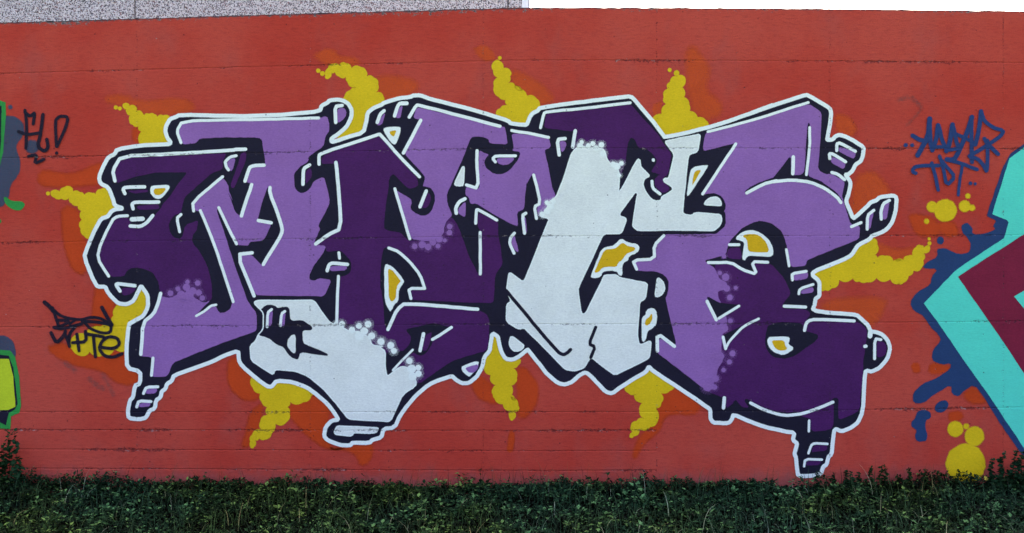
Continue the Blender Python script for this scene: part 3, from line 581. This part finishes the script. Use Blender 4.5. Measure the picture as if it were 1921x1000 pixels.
# ------------------------------------------------------------------ tags
def tag(name, mat, label, lines, w, dots=()):
    t0 = link(name, None, parent=wall, label=label)
    for i, t in enumerate(lines):
        ww = w
        if isinstance(t, tuple): t, ww = t
        c = Coat(4.4 + .5*(i % 9)); c.stroke(dense(chaikin(P(t), False, 1, .22), 9, .35, False), ww*1.04, 1.0); c.build('letter_stroke', mat, t0)
    for x, y, r in dots: c = Coat(4.4); c.disc(x, y, r, 1.6); c.build('paint_dot', mat, t0)
    return t0
def dd(win, *l): w = W[win]; return [(w[0]+x/w[2], w[1]+y/w[2], r/w[2]) for x, y, r in l]
tag('graffiti_tag', 'navy_tag_paint', 'dark blue two line tag ending in TDT, dots around it',
    [("C4 130,310 200,352 255,350", 8), ("C4 265,180 252,320 170,465", 9), ("C4 262,180 268,360 285,425", 8), ("C4 330,230 315,340 285,425", 8), ("C4 332,230 365,360 388,405", 7.5), "C4 298,400 385,400",
     ("C4 440,225 420,370 392,432", 8.5), ("C4 442,225 470,350 490,412", 7.5), "C4 395,425 485,412", "C4 478,300 560,340 622,378", ("C4 595,165 540,330 465,490 440,500 398,497", 8.5), ("C4 590,165 590,350 595,518", 7.5),
     ("C4 665,120 650,260 620,380", 8), ("C4 665,120 690,200 760,250 842,272 825,310 740,368 600,455 568,475 640,490 690,550 712,598 716,480 715,350", 7), ("C4 690,335 720,380 797,455", 7.5),
     "C4 155,605 128,592 140,558 200,545 335,545", "C4 280,525 310,640 330,735", ("C4 340,470 372,580 395,705 462,632 400,560 350,500", 6.4), "C4 398,500 520,530 635,575", ("C4 520,540 500,660 488,775", 5.5)], 6.6,
    dd('C4', (78, 385, 17), (128, 385, 16), (583, 683, 15), (620, 688, 13)))
tag('graffiti_tag', 'black_tag_paint', 'short black tag with a hollow exclamation mark',
    ["C7 170,95 182,200 175,350", "C7 170,110 205,140 238,108 225,188", "C7 128,240 190,262 265,248", ("C7 292,125 275,250 255,340 300,372 328,345 316,292", 6.5), "C7 382,340 372,170 400,135 462,140 440,220 385,340", "C7 195,405 252,393 235,455 298,425"], 5.8, dd('C7', (382, 383, 12)))
tag('graffiti_tag', 'black_tag_paint', 'black two line tag sprayed over yellow and orange',
    [("C8 300,60 335,90 360,120", 7.5), ("C8 350,100 400,148 460,168 540,178 620,158 690,172 750,220 742,262 690,268 610,240 568,195", 5.4), "C8 352,95 385,180 397,235", "C8 555,188 650,190 748,212", ("C8 505,182 470,205 480,228 520,215", 4.6), "C8 390,180 480,185 400,228 355,230 430,238 550,205", ("C8 685,95 722,160 752,212", 7),
     ("C8 345,265 380,335 432,285 442,255", 6.5), "C8 440,270 470,355", "C8 505,225 470,270 465,325", "C8 488,332 582,325 575,255", "C8 518,275 532,385", "C8 575,272 695,292", ("C8 628,285 642,425", 6), ("C8 680,362 770,372 806,340 790,298 730,288 685,320 665,372 700,420 760,430 820,405", 6)], 5.9)
for t, w in (("C8 600,575 640,610 690,640", 9), ("C8 690,545 720,600 760,680", 7), ("C8 440,470 500,520", 9), ("D4 1020,720 1100,690 1190,780", 7), ("D4 1190,780 1080,900", 5)):
    c = Coat(.7); c.stroke(dense(chaikin(P(t), False, 1), 8, .5, False), w, 5); c.build('grey_smudge', 'grey_smudge_paint', wall)
# worn grey strip low on the wall
c = Coat(.9); c.poly(dense(P("F 1288,905 1340,903 1380,902 1380,914 1340,916 1290,916"), 5, 1.2), 2); c.poly(dense(P("F 1398,915 1430,913 1436,922 1396,922"), 5, 1), 2); c.build('bare_patch', 'grey_smudge_paint', wall)

# ------------------------------------------------------------------ building behind the wall
def pebbledash():
    m, n, b = material('pebbledash'); v = n.new("ShaderNodeTexCoord").outputs['Object']
    vo = n.new("ShaderNodeTexVoronoi"); n.link(v, vo.inputs['Vector']); vo.inputs['Scale'].default_value = 120
    sc = n.new("ShaderNodeSeparateColor"); n.link(vo.outputs['Color'], sc.inputs[0])
    col = n.mix(sc.outputs[0], srgb(206, 192, 188), srgb(244, 234, 230))
    col = n.mix(n.smooth(sc.outputs[1], .74, .78), col, srgb(96, 88, 90))
    col = n.mix(n.smooth(sc.outputs[2], .9, .93), col, srgb(150, 104, 98))
    n.link(col, b.inputs['Base Color']); b.inputs['Roughness'].default_value = .9
    bp = n.new("ShaderNodeBump"); bp.inputs['Distance'].default_value = .012; bp.invert = True
    n.link(vo.outputs['Distance'], bp.inputs['Height']); n.link(bp.outputs[0], b.inputs['Normal'])
    return m
M['pebble'] = pebbledash()
M['white_trim'] = concrete_mat('white_trim', srgb(225, 225, 225), srgb(238, 238, 236), 5)
M['brown_trim'] = concrete_mat('brown_trim', srgb(120, 78, 60), srgb(140, 92, 70), 9)
def box(name, x0, x1, y0, y1, z0, z1, mat, parent, **kw):
    V = [(x, y, z) for x in (x0, x1) for y in (y0, y1) for z in (z0, z1)]
    F = [(0, 1, 3, 2), (4, 6, 7, 5), (0, 4, 5, 1), (2, 3, 7, 6), (0, 2, 6, 4), (1, 5, 7, 3)]
    return link(name, mesh(name, V, F), [M[mat]], parent, **kw)
BY = 4.0; kf = (CAM_D+BY)/CAM_D
def bx(px): return wx(px)*kf
bld = link('building', None, label='grey pebbledash building rising behind the red wall, white corner strip', cat='building', kind='thing')
bld.location = (0, BY, 0)
box('building_body', bx(-1700), bx(979), .06, 6, -.3, 5.2, 'pebble', bld)
e = [953-700*k for k in range(0, 5)]
box('facade_panel', bx(954.5), bx(979), 0, .06, -.3, 5.2, 'pebble', bld)
for a, b in zip(e[1:], e): box('facade_panel', bx(a+1.2), bx(b-1.2), 0, .06, -.3, 5.2, 'pebble', bld)
box('corner_strip', bx(979.3), bx(992), -.015, 6, -.3, 5.2, 'white_trim', bld)
box('corner_bead', bx(992.2), bx(994.2), -.02, .05, -.3, 5.2, 'brown_trim', bld)
box('roof_slab', bx(-1720), bx(1010), -.15, 6.2, 5.2, 5.4, 'white_trim', bld)

# ------------------------------------------------------------------ weeds
def leaf_mat(name, c0, c1, c2):
    m, n, b = material(name)
    at = n.new("ShaderNodeAttribute"); at.attribute_name = "tone"
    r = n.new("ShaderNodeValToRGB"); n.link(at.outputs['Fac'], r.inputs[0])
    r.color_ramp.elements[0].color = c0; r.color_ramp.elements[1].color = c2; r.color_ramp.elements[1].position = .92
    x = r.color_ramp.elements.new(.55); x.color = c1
    v = n.new("ShaderNodeTexCoord").outputs['Object']; ge = n.new("ShaderNodeNewGeometry").outputs['Position']
    hue = n.mix(n.smooth(n.noise(ge, 1.1, 4, .65), .4, .6), (1.15, 1.0, .62, 1), (.72, .95, 1.05, 1))
    n.link(n.mix(1.0, r.outputs[0], hue, 'MULTIPLY'), b.inputs['Base Color']); b.inputs['Roughness'].default_value = .6; b.inputs['Specular IOR Level'].default_value = .06
    return m
M['leaf'] = leaf_mat('weed_leaf', srgb(4, 9, 6), srgb(32, 58, 34), srgb(98, 128, 76))
M['blade'] = leaf_mat('grass_blade', srgb(10, 20, 12), srgb(66, 90, 60), srgb(172, 164, 136))
def top_h(px):       # height of the green mat along the wall foot, metres
    rough = 1 + .35*math.sin(px*.083+2) + .3*math.sin(px*.21) + .25*math.sin(px*.37+1)
    return (.034 + .014*math.sin(px*.011+1) + .010*math.sin(px*.037))*max(.2, rough) + (.03 if px < 480 else 0) + (.035*max(0, min(1, (px-1560)/120)) if px > 1560 else 0)
def weeds():
    V=[]; F=[]; T=[]
    def leaf(x, y, z, s, az, t, tone, curl=.12):
        ca, sa = math.cos(az), math.sin(az); ct, st = math.cos(t), math.sin(t); b = len(V)
        for u, v, w in ((0, 0, 0), (.66*s, -.5*s, .12*s), (.66*s, .5*s, .12*s), (s*1.5, 0, -curl*s), (.75*s, 0, -.12*s)):
            uu = u*ct - w*st; ww = u*st + w*ct
            V.append((x+uu*ca-v*sa, min(-.006, y+uu*sa+v*ca), z+ww))
        F.extend([(b, b+1, b+4), (b, b+4, b+2), (b+1, b+3, b+4), (b+4, b+3, b+2)]); T.extend([tone]*5)
    nl = 84000
    X = rng.uniform(-4.2, 4.2, nl); Y = -rng.uniform(.02, 1.75, nl); Y[:30000] = -rng.uniform(.02, .15, 30000)
    big = rng.random(nl); az = rng.uniform(0, 2*math.pi, nl); tilt = rng.normal(.35, .45, nl); hz = rng.random(nl)
    patch = np.sin(X*2.3+Y*3)+np.sin(X*5.1-Y*4.2+1)
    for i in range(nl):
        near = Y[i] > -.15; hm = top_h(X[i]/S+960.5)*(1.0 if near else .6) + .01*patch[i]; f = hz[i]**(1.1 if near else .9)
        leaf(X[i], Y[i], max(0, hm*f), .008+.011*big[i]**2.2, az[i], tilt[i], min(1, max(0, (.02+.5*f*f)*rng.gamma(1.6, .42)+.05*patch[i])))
    for _ in range(2300):                                  # clumps of larger leaves rising out of the mat
        x = random.uniform(-4.2, 4.2); y = -.03-random.random()**1.2*1.7; n = random.randint(8, 30); hh = random.uniform(.018, .065)*(1 if random.random() < .85 else 1.7); rad = random.uniform(.02, .06)
        s0 = random.uniform(.009, .024); tn = random.uniform(.3, .75)
        for k in range(n):
            a = random.uniform(0, 6.283); q = random.random()**.6
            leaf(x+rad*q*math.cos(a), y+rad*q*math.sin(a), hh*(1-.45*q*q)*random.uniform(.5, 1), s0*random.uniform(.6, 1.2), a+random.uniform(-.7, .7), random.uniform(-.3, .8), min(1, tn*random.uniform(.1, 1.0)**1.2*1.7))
    me = mesh('weeds', V, F); at = me.attributes.new("tone", 'FLOAT', 'POINT'); at.data.foreach_set("value", T)
    link('weeds', me, [M['leaf']], kind='stuff', label='dark low clover and weeds carpeting the ground before the red wall')
    V=[]; F=[]; T=[]
    for i in range(14000):
        x = random.uniform(-4.2, 4.2); y = -random.random()**.8*1.7-.015
        L = random.uniform(.06, .16)*(1 if random.random() < .9 else 1.5); w = random.uniform(.0008, .0017); a = random.uniform(0, 6.283); lean = random.uniform(.2, 1.25)
        if y > -.12: lean *= .45
        dry = random.random() < .03
        tb = random.uniform(.02, .6)**1.4; z0 = random.uniform(0, .03); b = len(V); k = 7
        for j in range(k+1):
            t = j/k; th = lean*t*1.25; r = L*t
            px = x+math.cos(a)*r*math.sin(th); py = min(-.008, y+math.sin(a)*r*math.sin(th)); pz = z0+r*math.cos(th)
            ww = w*(1-t*.85); nx, ny = -math.sin(a), math.cos(a)
            if abs(nx) < .3: nx = .3
            V += [(px-nx*ww, py-ny*ww*.3, pz), (px+nx*ww, py+ny*ww*.3, pz)]
            T += [(random.uniform(.7, .95) if dry else tb)]*2
        for j in range(k): F.append((b+2*j, b+2*j+1, b+2*j+3, b+2*j+2))
    me = mesh('grass', V, F); at = me.attributes.new("tone", 'FLOAT', 'POINT'); at.data.foreach_set("value", T)
    link('grass', me, [M['blade']], kind='stuff', label='thin dark grass blades growing between the weeds')
weeds()

def leaf_mesh(L, wd, notch=0, tone=.4):
    V=[]; F=[]; n = 7
    for j in range(n):
        t = j/(n-1); w = wd*math.sin(math.pi*min(.999, t**.8*.97+.03))*(1 if j else .15); x = L*t; dz = -.25*L*t*t
        V += [(x, -w, dz+.15*w), (x, 0, dz-.12*w), (x, w, dz+.15*w)]
    for j in range(n-1):
        for k in range(2): a = j*3+k; F.append((a, a+1, a+4, a+3))
    me = mesh('leaf', V, F); at = me.attributes.new("tone", 'FLOAT', 'POINT'); at.data.foreach_set("value", [tone]*len(V))
    me.materials.append(M['leaf']); return me
LM = [leaf_mesh(.022, .007, tone=.35), leaf_mesh(.030, .012, tone=.45), leaf_mesh(.045, .017, tone=.5), leaf_mesh(.07, .024, tone=.55)]
def stem_mesh(pts, r0, r1):
    V=[]; F=[]
    for i, p in enumerate(pts):
        t = i/(len(pts)-1); r = r0+(r1-r0)*t
        for k in range(5): a = 2*math.pi*k/5; V.append((p[0]+r*math.cos(a), p[1]+r*math.sin(a), p[2]))
    for i in range(len(pts)-1):
        for k in range(5): F.append((i*5+k, i*5+(k+1) % 5, (i+1)*5+(k+1) % 5, (i+1)*5+k))
    me = mesh('stem', V, F); at = me.attributes.new("tone", 'FLOAT', 'POINT'); at.data.foreach_set("value", [.3]*len(V)); me.materials.append(M['leaf']); return me
def plant(name, px, dist, H, nleaf, lm, label, group, lean=0., pairs=True, cat='weed', spread=1.0, start=.2):
    x = wx(px)*(CAM_D-dist)/CAM_D
    t = link(name, None, label=label, cat=cat, group=group); t.location = (x, -dist, 0)
    pts = [(lean*H*(j/6)**1.5+.004*math.sin(j*1.7+px), 0.003*math.cos(j*2.1+px), H*j/6) for j in range(7)]
    o = link('stem', stem_mesh(pts, .0022, .0009), [], t)
    for i in range(nleaf):
        f = start+(1-start)*(i//2 if pairs else i)/max(1, ((nleaf-1)//2 if pairs else nleaf-1)); q = f*6; a = min(5, int(q)); u = q-a
        p = [pts[a][k]+(pts[a+1][k]-pts[a][k])*u for k in range(3)]
        l = link('leaf', lm, [], t); l.location = p
        az = (math.pi*(i % 2) + (i//2)*1.1 if pairs else i*2.4) + random.uniform(-.4, .4)
        sc = (1.1-.5*f)*random.uniform(.8, 1.15)*spread; l.scale = (sc,)*3
        l.rotation_euler = (random.uniform(-1.1, 1.1), random.uniform(-1.0, .5), az)
    return t
def Hof(py, dist): return wz(py) + 0*dist
# tall leafy stems at the wall's end by the lemon lettering
G1 = 'tall weeds by the lemon lettering'
for px, py, n, lb in ((2, 826, 26, 'tall leafy weed standing closest to the lemon lettering edge'), (10, 838, 16, 'second tall leafy weed beside the lemon lettering, slightly shorter'), (20, 806, 22, 'tall weed with rounded leaves under the green lettering edge, left of the tallest'), (32, 802, 24, 'tallest leafy weed at the lemon lettering, rising to its green border'), (40, 850, 14, 'short leafy weed on the inner side of the tall clump'), (-14, 815, 18, 'leafy weed below the lemon lettering at the frame edge')):
    plant('tall_weed', px, .05+random.uniform(0, .06), Hof(py, 0), n+14, LM[1], lb, G1, random.uniform(-.08, .08), start=.03, spread=1.35)
plant('broadleaf_weed', 385, .05, Hof(884, 0), 4, LM[2], 'single broad leaved weed standing alone against the red wall', None, 0, pairs=False, start=.6, spread=.8)
plant('broadleaf_weed', 186, .05, Hof(893, 0), 4, LM[1], 'small broad leaved weed below the stepped white foot of the lettering', None, .1, pairs=False, start=.4)
for px, py, lb in ((1102, 893, 'small three leaved sprout, first of the row below the white zigzag'), (1138, 884, 'tallest three leaved sprout of the row below the white zigzag'), (1160, 894, 'forked leafy sprout by the vertical wall joint')):
    plant('leaf_sprout', px, .07, Hof(py, 0)+.01, 3, LM[2], lb, 'leaf sprouts at the wall foot', .05, pairs=False, start=.85, spread=.9)
plant('flowering_weed', 872, .06, Hof(886, 0), 8, LM[0], 'wiry weed with small leaves leaning below the yellow puff', None, -.1)
plant('flowering_weed', 900, .06, Hof(876, 0), 8, LM[0], 'tall wiry weed with tiny pale tip in front of the red wall', None, .05)
plant('thin_weed', 955, .05, Hof(880, 0), 5, LM[0], 'thin bare weed stalk under the narrow yellow drip', None, 0)
G2 = 'spiky weeds along the wall foot'
for px, py, lb in ((1532, 882, 'spiky weed in front of the lettering\'s dark stepped foot'), (1562, 884, 'spiky weed just past the lettering\'s stepped foot'), (1588, 880, 'bushy spiky weed, first of the close pair on bare red'), (1598, 882, 'bushy spiky weed, second of the close pair on bare red'), (1611, 884, 'thin spiky weed beside the bushy pair'), (1632, 874, 'tall spiky weed between the bushy pair and the tallest weeds'), (1652, 872, 'tallest spiky weed but one on the bare red wall'), (1660, 870, 'tallest spiky weed on the bare red wall'), (1684, 888, 'lowest spiky weed on the bare red wall'), (1704, 875, 'lone slender spiky weed below the blue splash drops'), (1733, 877, 'lone spiky weed nearest the big yellow dots'), (1796, 880, 'spiky weed standing in front of the big yellow dot')):
    plant('spiky_weed', px, .05+random.uniform(0, .03), Hof(py, 0)+.005, 44, LM[0], lb, G2, random.uniform(-.08, .08), spread=1.25, start=.1)
G3 = 'dark shrubby weeds below the turquoise lettering'
for px, py, lb in ((1857, 862, 'shrubby weed nearest the big yellow dot'), (1868, 846, 'upright shrubby weed with pale flecked tip'), (1880, 858, 'low shrubby weed in the middle of the dark clump'), (1893, 845, 'tall shrubby weed under the blue border line'), (1905, 860, 'shrubby weed beneath the turquoise corner'), (1914, 850, 'shrubby weed at the frame edge under turquoise'), (1925, 856, 'outermost shrubby weed under the turquoise letter')):
    plant('shrubby_weed', px, .06+random.uniform(0, .08), Hof(py, 0)+.02, 60, LM[1], lb, G3, random.uniform(-.25, .25), spread=1.0, start=.05)
# two fallen leaves
def fallen(name, px, py, rgb, label):
    m, n, b = material(name); v = n.new("ShaderNodeTexCoord").outputs['Object']
    n.link(n.mix(n.noise(v, 90, 3), rgb, tuple(c*.7 for c in rgb[:3])+(1,)), b.inputs['Base Color']); b.inputs['Roughness'].default_value = .6
    me = leaf_mesh(.035, .014).copy(); me.materials.clear()
    o = link(name, me, [m], label=label, cat='leaf'); o.location = (wx(px)*.985, -.09, Hof(py, 0)); o.rotation_euler = (.9, -.3, .3)
fallen('yellow_leaf', 1846, 892, srgb(225, 200, 70), 'bright yellow fallen leaf caught on weeds below the big yellow dot')
fallen('pink_leaf', 1864, 896, srgb(200, 110, 100), 'reddish fallen leaf on the weeds beside the yellow one')
